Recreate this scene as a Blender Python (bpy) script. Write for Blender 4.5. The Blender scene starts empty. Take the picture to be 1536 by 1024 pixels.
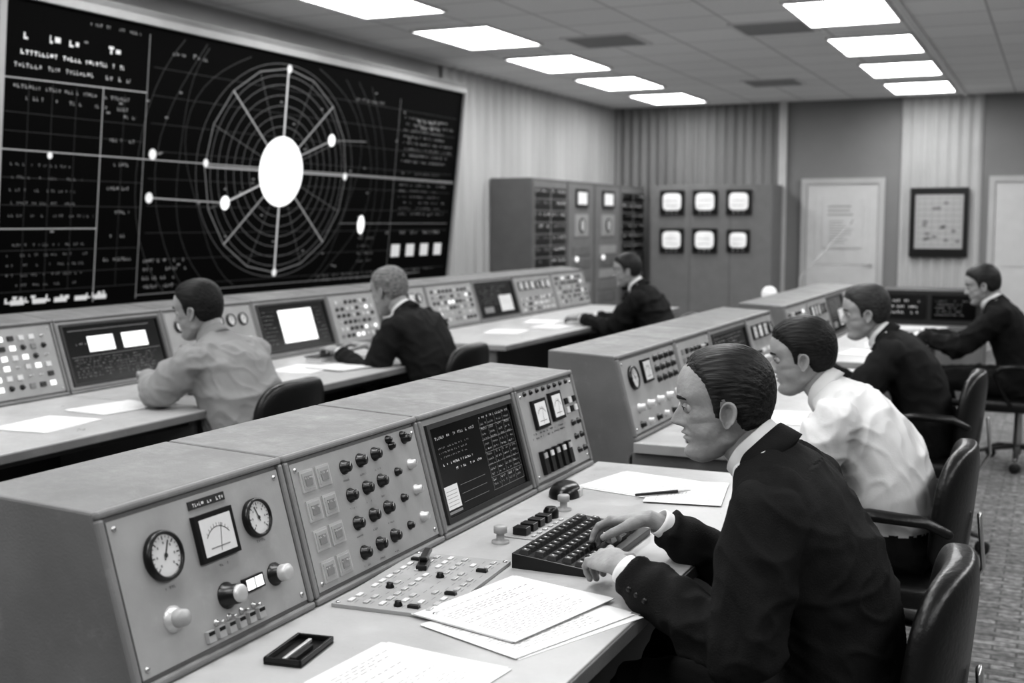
import bpy, bmesh, math, random
import numpy as np
from mathutils import Vector, Matrix, noise
from mathutils.bvhtree import BVHTree
random.seed(7)
scene=bpy.context.scene
COL=scene.collection
I4=Matrix.Identity(4)

# ------------------------------------------------------------------ materials
MATS={}
def mat(name,col,rough=.5,metal=0.,bump=0.,bscale=60.,var=0.,vscale=8.,emit=0.,spec=.5,stretch=(1,1,1),wear=0.):
    m=bpy.data.materials.new(name); m.use_nodes=True
    nt=m.node_tree; b=nt.nodes['Principled BSDF']
    b.inputs['Base Color'].default_value=(col,col,col,1)
    b.inputs['Roughness'].default_value=rough
    b.inputs['Metallic'].default_value=metal
    b.inputs['Specular IOR Level'].default_value=spec
    tc=nt.nodes.new('ShaderNodeTexCoord'); mp=nt.nodes.new('ShaderNodeMapping')
    mp.inputs['Scale'].default_value=stretch
    nt.links.new(tc.outputs['Object'],mp.inputs['Vector'])
    n=nt.nodes.new('ShaderNodeTexNoise'); n.inputs['Scale'].default_value=vscale; n.inputs['Detail'].default_value=6
    nt.links.new(mp.outputs[0],n.inputs['Vector'])
    r=nt.nodes.new('ShaderNodeMapRange')
    r.inputs['From Min'].default_value=.25; r.inputs['From Max'].default_value=.75
    r.inputs['To Min'].default_value=col*(1-var); r.inputs['To Max'].default_value=col*(1+var)
    nt.links.new(n.outputs['Fac'],r.inputs['Value']); nt.links.new(r.outputs[0],b.inputs['Base Color'])
    if wear:
        n4=nt.nodes.new('ShaderNodeTexNoise'); n4.inputs['Scale'].default_value=14; n4.inputs['Detail'].default_value=10; n4.inputs['Roughness'].default_value=.75
        nt.links.new(mp.outputs[0],n4.inputs['Vector'])
        rr=nt.nodes.new('ShaderNodeMapRange'); rr.inputs['From Min'].default_value=.56; rr.inputs['From Max'].default_value=.72
        rr.inputs['To Min'].default_value=0; rr.inputs['To Max'].default_value=wear; nt.links.new(n4.outputs['Fac'],rr.inputs['Value'])
        ad=nt.nodes.new('ShaderNodeMath'); ad.operation='ADD'; nt.links.new(r.outputs[0],ad.inputs[0]); nt.links.new(rr.outputs[0],ad.inputs[1])
        nt.links.new(ad.outputs[0],b.inputs['Base Color'])
        r2=nt.nodes.new('ShaderNodeMapRange'); r2.inputs['From Min'].default_value=.3; r2.inputs['From Max'].default_value=.7
        r2.inputs['To Min'].default_value=rough-.12; r2.inputs['To Max'].default_value=rough+.15
        nt.links.new(n4.outputs['Fac'],r2.inputs['Value']); nt.links.new(r2.outputs[0],b.inputs['Roughness'])
    if bump:
        n2=nt.nodes.new('ShaderNodeTexNoise'); n2.inputs['Scale'].default_value=bscale; n2.inputs['Detail'].default_value=4
        nt.links.new(mp.outputs[0],n2.inputs['Vector'])
        bp=nt.nodes.new('ShaderNodeBump'); bp.inputs['Strength'].default_value=bump; bp.inputs['Distance'].default_value=.004
        nt.links.new(n2.outputs['Fac'],bp.inputs['Height'])
        nt.links.new(bp.outputs[0],b.inputs['Normal'])
    if emit:
        b.inputs['Emission Color'].default_value=(1,1,1,1); b.inputs['Emission Strength'].default_value=emit
    MATS[name]=m; return m
mat('paint',.165,.45,bump=.16,bscale=220,var=.20,vscale=5,wear=.045)
mat('paint_rim',.22,.45,bump=.1,bscale=220,var=.08,wear=.07)
mat('plate',.35,.45,bump=.06,bscale=300,var=.09,vscale=12,wear=.04)
mat('desk',.41,.36,bump=.05,bscale=120,var=.10,vscale=4,wear=.04)
mat('black',.007,.28)
mat('blackmatte',.010,.6)
mat('darkpaint',.024,.5,var=.1)
mat('white',.64,.4)
mat('metal',.50,.28,metal=.9)
mat('silver',.52,.35,metal=.3)
mat('ink',.02,.6)
mat('grayink',.20,.7)
mat('paper',.68,.75,var=.02)
mat('screen',.003,.18,spec=.3)
mat('glow',.7,.4,emit=.6)
mat('crt',.3,.3,emit=.46,var=.3,vscale=9)
mat('glow2',.35,.4,emit=.28)
mat('bline',.2,.4,emit=.16)
mat('dim',.1,.4,emit=.11)
mat('ring',.06,.4,emit=.07)
mat('faint',.02,.4,emit=.027)
mat('board',.0012,.7,spec=.05)
mat('boardframe',.34,.5,var=.05)
mat('lamp',.9,.5,emit=10.5)
mat('fixture',.75,.5)
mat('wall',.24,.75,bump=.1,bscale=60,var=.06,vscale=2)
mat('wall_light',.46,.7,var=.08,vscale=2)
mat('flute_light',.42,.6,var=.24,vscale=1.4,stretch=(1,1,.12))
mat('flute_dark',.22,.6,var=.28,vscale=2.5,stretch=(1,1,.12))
mat('doorpaint',.56,.5,var=.04)
mat('rack',.20,.5,var=.08)
mat('rackside',.13,.5,var=.08)
mat('leather',.006,.34,bump=.3,bscale=90)
mat('suit',.0085,.85,bump=.5,bscale=330,var=.45,vscale=14,spec=.28)
mat('suit2',.0105,.85,bump=.4,bscale=300,var=.35,spec=.28)
mat('trouser',.008,.85,bump=.3,bscale=300,var=.2,spec=.3)
mat('shirt',.62,.85,bump=.2,bscale=200,var=.05,spec=.25)
mat('shirtgrey',.27,.85,bump=.25,bscale=200,var=.10,spec=.25)
mat('cuffwhite',.68,.7,bump=.1,bscale=200)
mat('skin',.30,.55,bump=.34,bscale=120,var=.20,vscale=28,spec=.32)
mat('skin2',.31,.56,bump=.25,bscale=110,var=.18,vscale=20,spec=.32)
mat('eye',.50,.2)
mat('shoe',.008,.25)
mat('vent',.40,.6)
mat('rubber',.015,.7)
def hairmat(name,col,rough=.5):
    m=mat(name,col,rough,bump=1.0,bscale=85,var=.8,vscale=80,stretch=(.10,1.6,1.6),spec=.30); return m
hairmat('hair_dark',.020,.50); hairmat('hair_black',.009,.55); hairmat('hair_brown',.035,.55); hairmat('hair_grey',.18,.65)

def ceiling_mat():
    m=bpy.data.materials.new('ceiling_tiles'); m.use_nodes=True; nt=m.node_tree; b=nt.nodes['Principled BSDF']
    tc=nt.nodes.new('ShaderNodeTexCoord'); br=nt.nodes.new('ShaderNodeTexBrick')
    br.offset=0; br.inputs['Scale'].default_value=1; br.inputs['Brick Width'].default_value=.6; br.inputs['Row Height'].default_value=.6
    br.inputs['Mortar Size'].default_value=.010; br.inputs['Mortar Smooth'].default_value=.3
    br.inputs['Color1'].default_value=(.88,.88,.88,1); br.inputs['Color2'].default_value=(.95,.95,.95,1); br.inputs['Mortar'].default_value=(.60,.60,.60,1)
    nt.links.new(tc.outputs['Object'],br.inputs['Vector'])
    n=nt.nodes.new('ShaderNodeTexNoise'); n.inputs['Scale'].default_value=45; n.inputs['Detail'].default_value=5
    nt.links.new(tc.outputs['Object'],n.inputs['Vector'])
    mx=nt.nodes.new('ShaderNodeMix'); mx.data_type='RGBA'; mx.blend_type='MULTIPLY'; mx.inputs[0].default_value=.08
    nt.links.new(br.outputs['Color'],mx.inputs[6]); nt.links.new(n.outputs['Color'],mx.inputs[7])
    bw=nt.nodes.new('ShaderNodeRGBToBW'); nt.links.new(mx.outputs[2],bw.inputs[0]); nt.links.new(bw.outputs[0],b.inputs['Base Color'])
    b.inputs['Roughness'].default_value=.9
    MATS['ceiling']=m
ceiling_mat()
def floor_mat():
    m=bpy.data.materials.new('floor_carpet'); m.use_nodes=True; nt=m.node_tree; b=nt.nodes['Principled BSDF']
    tc=nt.nodes.new('ShaderNodeTexCoord'); br=nt.nodes.new('ShaderNodeTexBrick')
    br.inputs['Scale'].default_value=1; br.inputs['Brick Width'].default_value=.16; br.inputs['Row Height'].default_value=.05
    br.inputs['Mortar Size'].default_value=.006; br.inputs['Mortar Smooth'].default_value=.6
    br.inputs['Color1'].default_value=(.15,.15,.15,1); br.inputs['Color2'].default_value=(.26,.26,.26,1); br.inputs['Mortar'].default_value=(.09,.09,.09,1)
    nt.links.new(tc.outputs['Object'],br.inputs['Vector'])
    n=nt.nodes.new('ShaderNodeTexNoise'); n.inputs['Scale'].default_value=30; n.inputs['Detail'].default_value=6
    nt.links.new(tc.outputs['Object'],n.inputs['Vector'])
    mr=nt.nodes.new('ShaderNodeMapRange'); mr.inputs['From Min'].default_value=.3; mr.inputs['From Max'].default_value=.7; mr.inputs['To Min'].default_value=.35; mr.inputs['To Max'].default_value=1.35
    nt.links.new(n.outputs['Fac'],mr.inputs['Value'])
    bw=nt.nodes.new('ShaderNodeRGBToBW'); nt.links.new(br.outputs['Color'],bw.inputs[0])
    mu=nt.nodes.new('ShaderNodeMath'); mu.operation='MULTIPLY'; nt.links.new(bw.outputs[0],mu.inputs[0]); nt.links.new(mr.outputs[0],mu.inputs[1])
    nt.links.new(mu.outputs[0],b.inputs['Base Color'])
    bp=nt.nodes.new('ShaderNodeBump'); bp.inputs['Strength'].default_value=.5; bp.inputs['Distance'].default_value=.004
    nt.links.new(mu.outputs[0],bp.inputs['Height']); nt.links.new(bp.outputs[0],b.inputs['Normal'])
    b.inputs['Roughness'].default_value=.7
    MATS['floor']=m
floor_mat()

# ------------------------------------------------------------------ mesh builder
class MB:
    def __init__(s): s.v=[];s.f=[];s.m=[];s.s=[]
    def add(s,vs,fs,mt,smooth=False,M=None):
        o=len(s.v)
        if M is not None: vs=[M@Vector(v) for v in vs]
        else: vs=[Vector(v) for v in vs]
        s.v+=vs
        for f in fs:
            s.f.append(tuple(i+o for i in f)); s.m.append(mt); s.s.append(smooth)
    def box(s,M,x0,x1,y0,y1,z0,z1,mt):
        vs=[(x0,y0,z0),(x1,y0,z0),(x1,y1,z0),(x0,y1,z0),(x0,y0,z1),(x1,y0,z1),(x1,y1,z1),(x0,y1,z1)]
        s.add(vs,[(0,3,2,1),(4,5,6,7),(0,1,5,4),(1,2,6,5),(2,3,7,6),(3,0,4,7)],mt,False,M)
    def quad(s,M,x0,x1,y0,y1,z,mt):
        s.add([(x0,y0,z),(x1,y0,z),(x1,y1,z),(x0,y1,z)],[(0,1,2,3)],mt,False,M)
    def prism(s,poly,y0,y1,mt):
        n=len(poly); vs=[(x,y0,z) for x,z in poly]+[(x,y1,z) for x,z in poly]
        fs=[tuple(range(n)),tuple(range(2*n-1,n-1,-1))]+[(i,i+n,(i+1)%n+n,(i+1)%n) for i in range(n)]
        s.add(vs,fs,mt)
    def line(s,M,a,b,w,z,mt):
        a=Vector(a);b=Vector(b);d=(b-a)
        if d.length<1e-6:return
        d.normalize(); p=Vector((-d.y,d.x))*w/2
        vs=[(a.x-p.x,a.y-p.y,z),(b.x-p.x,b.y-p.y,z),(b.x+p.x,b.y+p.y,z),(a.x+p.x,a.y+p.y,z)]
        s.add(vs,[(0,1,2,3)],mt,False,M)
    def ellipse(s,M,c,rx,ry,w,z,mt,n=64,a0=0,a1=2*math.pi):
        for i in range(n):
            t0=a0+(a1-a0)*i/n;t1=a0+(a1-a0)*(i+1)/n
            s.line(M,(c[0]+rx*math.cos(t0),c[1]+ry*math.sin(t0)),(c[0]+rx*math.cos(t1),c[1]+ry*math.sin(t1)),w,z,mt)
    def disc(s,M,c,rx,ry,z,mt,n=32):
        s.add([(c[0]+rx*math.cos(2*math.pi*i/n),c[1]+ry*math.sin(2*math.pi*i/n),z) for i in range(n)],[tuple(range(n))],mt,False,M)
    def lathe(s,M,c,prof,mt,n=24,smooth=True):
        vs=[];fs=[]
        for r,h in prof:
            for i in range(n):
                a=2*math.pi*i/n; vs.append((c[0]+r*math.cos(a),c[1]+r*math.sin(a),h))
        for k in range(len(prof)-1):
            for i in range(n):
                j=(i+1)%n; fs.append((k*n+i,k*n+j,(k+1)*n+j,(k+1)*n+i))
        s.add(vs,fs,mt,smooth,M)
        s.add(vs[-n:],[tuple(range(n))],mt,False,M)
    def obj(s,name,parent=None,bevel=0,origin=None,seg=2):
        keys=sorted(set(s.m)); me=bpy.data.meshes.new(name)
        if parent is not None: o=parent.location
        elif origin is not None: o=Vector(origin)
        else:
            xs=[v.x for v in s.v];ys=[v.y for v in s.v];zs=[v.z for v in s.v]
            o=Vector(((min(xs)+max(xs))/2,(min(ys)+max(ys))/2,min(zs)))
        me.from_pydata([tuple(v-o) for v in s.v],[],s.f)
        for k in keys: me.materials.append(MATS[k])
        ix={k:i for i,k in enumerate(keys)}
        me.polygons.foreach_set('material_index',[ix[k] for k in s.m])
        me.polygons.foreach_set('use_smooth',s.s)
        me.update()
        ob=bpy.data.objects.new(name,me); COL.objects.link(ob)
        if parent is not None: ob.parent=parent
        else: ob.location=o
        if bevel:
            b=ob.modifiers.new('bevel','BEVEL'); b.width=bevel; b.segments=seg; b.limit_method='ANGLE'; b.angle_limit=math.radians(40)
        return ob
def empty(name,loc):
    e=bpy.data.objects.new(name,None); e.location=loc; e.empty_display_size=.1; COL.objects.link(e); return e
def tube(mb,pts,rads,side,mt,n=20,cap=True,sq=1.0,M=None,smooth=True,flat=False):
    pts=[Vector(p) for p in pts]; side=Vector(side)
    rads=[(r,r) if not isinstance(r,tuple) else r for r in rads]
    rings=[];N=len(pts)
    def fr(i):
        t=(pts[min(i+1,N-1)]-pts[max(i-1,0)]).normalized()
        s_=side-t*side.dot(t)
        if s_.length<1e-4: s_=Vector((0,0,1))-t*t.z
        s_.normalize(); return t,s_,t.cross(s_)
    def ring(c,s_,b_,ra,rb):
        out=[]
        for k in range(n):
            a=2*math.pi*k/n;ca=math.cos(a);sa=math.sin(a)
            ca=math.copysign(abs(ca)**sq,ca);sa=math.copysign(abs(sa)**sq,sa)
            out.append(c+s_*(ra*ca)+b_*(rb*sa))
        return out
    CQ=((.95,.35),(.7,.72),(.35,.94))
    CE=((.10,.5),(.10,.8),(.06,.96)) if flat else CQ
    for i in range(N):
        t,s_,b_=fr(i); ra,rb=rads[i]; m=min(ra,rb)
        if i==0 and cap:
            for q,sc in CQ: rings.append(ring(pts[0]-t*m*q,s_,b_,ra*sc,rb*sc))
        rings.append(ring(pts[i],s_,b_,ra,rb))
        if i==N-1 and cap:
            for q,sc in CE[::-1]: rings.append(ring(pts[-1]+t*m*q,s_,b_,ra*sc,rb*sc))
    vs=[v for r in rings for v in r];fs=[]
    for k in range(len(rings)-1):
        for i in range(n):
            j=(i+1)%n; fs.append((k*n+i,k*n+j,(k+1)*n+j,(k+1)*n+i))
    if cap:
        fs.append(tuple(range(n-1,-1,-1))); L=(len(rings)-1)*n; fs.append(tuple(range(L,L+n)))
    mb.add(vs,fs,mt,smooth,M)
def superell(mb,M,c,s,mt,e=.35,nu=28,nv=18):
    sp=lambda x:math.copysign(abs(x)**e,x)
    vs=[];fs=[]
    for j in range(nv+1):
        v=-math.pi/2+math.pi*j/nv
        for i in range(nu):
            u=2*math.pi*i/nu
            vs.append((c[0]+s[0]*sp(math.cos(v))*sp(math.cos(u)),c[1]+s[1]*sp(math.cos(v))*sp(math.sin(u)),c[2]+s[2]*sp(math.sin(v))))
    for j in range(nv):
        for i in range(nu):
            k=(i+1)%nu; fs.append((j*nu+i,j*nu+k,(j+1)*nu+k,(j+1)*nu+i))
    mb.add(vs,fs,mt,True,M)

# ------------------------------------------------------------------ room
XL,XR,YF,YB,ZC=-5.43,3.2,-2.6,15.2,3.0
def wallbox(name,x0,x1,y0,y1,z0,z1,mt):
    m=MB(); m.box(None,x0,x1,y0,y1,z0,z1,mt); return m.obj(name)
wallbox('floor',XL-.1,XR+.1,YF-.1,YB+.1,-.1,0,'floor')
wallbox('ceiling',XL-.1,XR+.1,YF-.1,YB+.1,ZC,ZC+.1,'ceiling')
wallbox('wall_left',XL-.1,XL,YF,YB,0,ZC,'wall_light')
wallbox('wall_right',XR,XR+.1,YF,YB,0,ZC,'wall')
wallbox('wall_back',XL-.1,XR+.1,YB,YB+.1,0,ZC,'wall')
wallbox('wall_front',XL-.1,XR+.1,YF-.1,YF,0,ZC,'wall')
def fluted(name,axis,c0,c1,base,mt,period=.11,amp=.014,sgn=1):
    m=MB();n=int((c1-c0)/period*8);vs=[];fs=[]
    for i in range(n+1):
        c=c0+(c1-c0)*i/n; d=base+sgn*(.02+amp*math.sin(2*math.pi*(c-c0)/period)+.006*noise.noise(Vector((c*1.7,3,0))))
        for z in (0.0,ZC):
            vs.append((d,c,z) if axis=='x' else (c,d,z))
    for i in range(n): fs.append((2*i,2*i+2,2*i+3,2*i+1))
    m.add(vs,fs,mt,True); return m.obj(name)
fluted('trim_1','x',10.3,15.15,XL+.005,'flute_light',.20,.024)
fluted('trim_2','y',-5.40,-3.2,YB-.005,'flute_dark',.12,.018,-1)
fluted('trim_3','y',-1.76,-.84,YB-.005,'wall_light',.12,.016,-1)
m=MB(); m.box(None,-3.22,-3.12,YB-.06,YB,0,ZC,'doorpaint'); m.obj('trim_4',bevel=.006)
m=MB(); m.box(None,-1.07,-1.03,YF,YB,ZC-.025,ZC,'fixture'); m.obj('trim_5')
m=MB(); m.box(None,-3.1,-1.76,YB-.02,YB,0,.1,'darkpaint'); m.box(None,-.84,XR,YB-.02,YB,0,.1,'darkpaint'); m.obj('baseboard_back')
m=MB(); m.box(None,XR-.02,XR,YF,YB,0,.1,'darkpaint'); m.obj('baseboard_right')
def door(name,x0,x1,zt):
    e=empty(name,((x0+x1)/2,YB,0)); m=MB(); y=YB
    m.box(None,x0,x0+.07,y-.05,y,0,zt,'wall_light');m.box(None,x1-.07,x1,y-.05,y,0,zt,'wall_light');m.box(None,x0+.0705,x1-.0705,y-.05,y,zt-.07,zt,'wall_light')
    m.obj('door_frame',e)
    m=MB(); m.box(None,x0+.075,x1-.075,y-.035,y-.002,0.005,zt-.075,'doorpaint')
    cx=(x0+x1)/2
    for a,b in ((.15,.9),(1.0,zt-.2)):
        for s0,s1 in ((x0+.18,cx-.04),(cx+.04,x1-.18)):
            m.box(None,s0,s1,y-.041,y-.0345,a,b,'doorpaint')
    m.obj('door_leaf',e)
    m=MB(); tube(m,[(x1-.14,y-.04,1.0),(x1-.14,y-.09,1.0),(x1-.24,y-.09,1.0)],[.01,.01,.009],(0,0,1),'metal',10); m.obj('handle',e)
door('door_1',-2.93,-1.93,2.05)
door('door_2',-.76,.24,2.05)
m=MB(); m.box(None,-2.66,-2.18,YB-.05,YB-.0415,1.20,1.80,'doorpaint')
rn=random.Random(4)
for i in range(3): m.box(None,-2.6,-2.6+rn.uniform(.25,.38),YB-.0515,YB-.050,1.70-i*.05,1.712-i*.05,'grayink')
for i in range(9): m.box(None,-2.58,-2.58+rn.uniform(.15,.30),YB-.0515,YB-.050,1.52-i*.032,1.526-i*.032,'grayink')
m.obj('door_notice')
m=MB(); y=YB-.06
m.box(None,-1.63,-.97,y-.02,y+.012,1.10,1.92,'black'); m.box(None,-1.57,-1.03,y-.022,y-.02,1.2,1.84,'flute_light')
for i in range(9): m.box(None,-1.55,-1.05,y-.023,y-.022,1.24+i*.07,1.244+i*.07,'grayink')
for i in range(7): m.box(None,-1.54+i*.08,-1.537+i*.08,y-.023,y-.022,1.22,1.82,'grayink')
for i in range(14):
    a=random.uniform(-1.5,-1.1);b=random.uniform(1.25,1.75);m.box(None,a,a+.05,y-.0235,y-.023,b,b+.03,'grayink')
m.obj('framed_chart')

LY=[.22+1.735*i for i in range(-1,9)]
for X in (-4.33,-1.45,1.43):
    for Y in LY:
        m=MB(); a,b=.32,.52
        z=ZC-.012
        m.add([(X-a,Y-b,z),(X-a,Y+b,z),(X+a,Y+b,z),(X+a,Y-b,z)],[(0,1,2,3)],'lamp')
        for q in ((X-a-.02,X-a,Y-b-.02,Y+b+.02),(X+a,X+a+.02,Y-b-.02,Y+b+.02),(X-a,X+a,Y-b-.02,Y-b),(X-a,X+a,Y+b,Y+b+.02)):
            m.box(None,q[0],q[1],q[2],q[3],ZC-.02,ZC,'fixture')
        m.obj('ceiling_light')
for X,Y in ((-2.05,9.4),(-2.83,13.0),(-3.45,9.5)):
    m=MB(); m.box(None,X-.3,X+.3,Y-.3,Y+.3,ZC-.012,ZC,'fixture')
    for i in range(9): m.box(None,X-.26,X+.26,Y-.26+i*.06,Y-.235+i*.06,ZC-.018,ZC-.011,'vent')
    m.obj('air_vent')

# ------------------------------------------------------------------ instruments
def gauge(mb,M,u,v,r,ang=2.2):
    mb.lathe(M,(u,v),[(r*1.0,0),(r*1.02,.006),(r*.98,.013),(r*.86,.014),(r*.82,.009)],'black',32)
    mb.disc(M,(u,v),r*.83,r*.83,.0095,'white')
    for i in range(19):
        a=math.radians(225-i*15); r0=.62 if i%3==0 else .7
        mb.line(M,(u+r*r0*math.cos(a),v+r*r0*math.sin(a)),(u+r*.78*math.cos(a),v+r*.78*math.sin(a)),r*(.05 if i%3==0 else .03),.0100,'ink')
        if i%3==0: mb.disc(M,(u+r*.5*math.cos(a),v+r*.5*math.sin(a)),r*.045,r*.06,.0100,'grayink',8)
    mb.line(M,(u-r*.2*math.cos(ang),v-r*.2*math.sin(ang)),(u+r*.62*math.cos(ang),v+r*.62*math.sin(ang)),r*.06,.0105,'ink')
    mb.disc(M,(u,v),r*.1,r*.1,.011,'ink',12)
def meter(mb,M,u,v,w,h,bez=.008,glow='white'):
    mb.box(M,u-w/2,u+w/2,v-h/2,v+h/2,0,.010,'black')
    mb.quad(M,u-w/2+bez,u+w/2-bez,v-h/2+bez,v+h/2-bez,.0105,glow)
    mb.ellipse(M,(u,v-h*.45),w*.42,h*.62,.0012,.0108,'ink',12,math.radians(45),math.radians(135))
    for i in range(9):
        a=math.radians(50+i*10); mb.line(M,(u+w*.40*math.cos(a),v-h*.45+h*.62*math.sin(a)),(u+w*.44*math.cos(a),v-h*.45+h*.70*math.sin(a)),.0009,.0108,'ink')
    mb.line(M,(u,v-h*.35),(u+w*.12,v+h*.22),.0012,.0109,'ink')
    mb.line(M,(u-w*.25,v-h*.25),(u+w*.25,v-h*.25),.002,.0108,'grayink')
def knob(mb,M,u,v,r,mt='black',h=.018,skirt=True):
    pr=[(r,0),(r,.003),(r*.78,.006),(r*.74,h*.9),(r*.62,h),(r*.05,h)] if skirt else [(r,0),(r,h*.9),(r*.85,h),(r*.05,h)]
    mb.lathe(M,(u,v),pr,mt,20)
    mb.line(M,(u,v),(u+r*.3,v+r*.55),r*.12,h+.0004,'white' if mt=='black' else 'ink')
def button(mb,M,u,v,w,h,mt='white',d=.006): 
    mb.box(M,u-w/2,u+w/2,v-h/2,v+h/2,0,d,mt)
def toggle(mb,M,u,v,mt='metal'):
    mb.lathe(M,(u,v),[(.006,0),(.006,.003),(.003,.004),(.0025,.012),(.0035,.018),(.001,.019)],mt,10)
def screw(mb,M,u,v,n=0):
    mb.lathe(M,(u,v),[(.005,n),(.005,n+.0015),(.0035,n+.0028),(.001,n+.003)],'metal',12)
    mb.line(M,(u-.003,v-.002),(u+.003,v+.002),.001,n+.0032,'ink')
def textrow(mb,M,u0,u1,v,h,n,mt,rng,dens=.75):
    u=u0
    while u<u1:
        w=rng.uniform(.4,1.0)*h*1.0
        if rng.random()<dens:
            hh=h*rng.choice((1,1,.8)); x1=min(u+w,u1)
            k=rng.random()
            if k<.45: mb.quad(M,u,x1,v,v+hh*.35,n,mt); mb.quad(M,u,u+w*.4,v,v+hh,n+.0001,mt)
            elif k<.8: mb.quad(M,u,x1,v+hh*.65,v+hh,n,mt); mb.quad(M,(u+x1)/2-w*.2,(u+x1)/2+w*.2,v,v+hh,n+.0001,mt)
            else: mb.quad(M,u,x1,v+hh*.2,v+hh*.9,n,mt)
        u+=w+h*.35
        if rng.random()<.12: u+=h*1.5
def textblock(mb,M,u0,u1,v0,v1,rows,h,n,mt,seed,dens=.7,ragged=.3):
    rng=random.Random(seed)
    for i in range(rows):
        v=v1-(v1-v0)*(i+.5)/rows
        textrow(mb,M,u0,u1-(u1-u0)*ragged*rng.random(),v,h,n,mt,rng,dens)

PN=.006
def plate(mb,M,w,h,mg=.022):
    mb.box(M,mg,w-mg,mg,h-mg,0,PN,'plate')
    for a in (mg+.014,w-mg-.014):
        for b in (mg+.014,h-mg-.014): screw(mb,M,a,b,PN)
def up(M,n=PN): return M@Matrix.Translation((0,0,n))
def u_gauges(mb,M,w,h,rng):
    plate(mb,M,w,h); P=up(M)
    gauge(mb,P,w*.25,h*.66,.043,1.1); gauge(mb,P,w*.765,h*.68,.037,1.9)
    meter(mb,P,w*.525,h*.67,.105,.085,.009)
    mb.box(P,w*.525-.05,w*.525+.05,h*.67+.055,h*.67+.07,0,.002,'ink'); textrow(mb,P,w*.525-.045,w*.525+.045,h*.67+.058,.007,.0023,'white',rng)
    for (a,b) in ((.78,.54),(.255,.48),(.53,.49)): textrow(mb,P,w*a-.018,w*a+.018,h*b-.003,.005,.0008,'grayink',rng)
    knob(mb,P,w*.515,h*.31,.024,'black',.030); mb.lathe(P,(w*.515,h*.31),[(.016,.026),(.016,.036),(.012,.038),(.001,.038)],'silver',20)
    mb.box(P,w*.605,w*.715,h*.275,h*.36,0,.009,'black'); mb.quad(P,w*.612,w*.708,h*.285,h*.35,.0095,'glow')
    mb.line(P,(w*.66,h*.285),(w*.66,h*.35),.002,.0098,'ink')
    knob(mb,P,w*.80,h*.31,.022,'black',.020); mb.lathe(P,(w*.80,h*.31),[(.016,.018),(.016,.033),(.013,.036),(.001,.036)],'silver',20)
    knob(mb,P,w*.235,h*.31,.023,'silver',.010); mb.lathe(P,(w*.235,h*.31),[(.016,.01),(.014,.028),(.001,.030)],'plate',20)
    for i in range(6):
        uu=w*(.38+i*.057); mb.box(P,uu-.009,uu+.009,h*.10,h*.165,0,.008,'silver'); mb.box(P,uu-.007,uu+.007,h*.14,h*.16,.008,.0095,'black')
    for i in range(4): toggle(mb,P,w*(.43+i*.07),h*.19)
def u_knobs(mb,M,w,h,rng):
    plate(mb,M,w,h); P=up(M)
    for r,vv in enumerate((.80,.60,.40,.19)):
        for k in range(2):
            a=w*(.125+k*.105)
            mb.box(P,a-.024,a+.024,h*vv-.024,h*vv+.02,0,.003,'silver'); mb.box(P,a-.019,a+.019,h*vv-.019,h*vv+.015,.003,.0045,'plate'); mb.box(P,a-.012,a+.012,h*vv-.012,h*vv+.008,.0045,.006,'paint_rim')
            textrow(mb,P,a-.014,a+.014,h*vv+.002,.004,.0064,'white',rng)
        for k,uu in enumerate((.375,.495,.61)): 
            knob(mb,P,w*uu,h*(vv+.0+.01*k),.0155,'black',.017)
            textrow(mb,P,w*uu-.012,w*uu+.012,h*vv-.03,.004,.0008,'grayink',rng)
        knob(mb,P,w*.745,h*(vv+.04),.010,'black',.012)
        knob(mb,P,w*.86,h*(vv+.06),.0125,'silver' if r else 'black',.018)
    for a in (.73,.85): knob(mb,P,w*a,h*.93-.012,.009,'black',.012)
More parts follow.
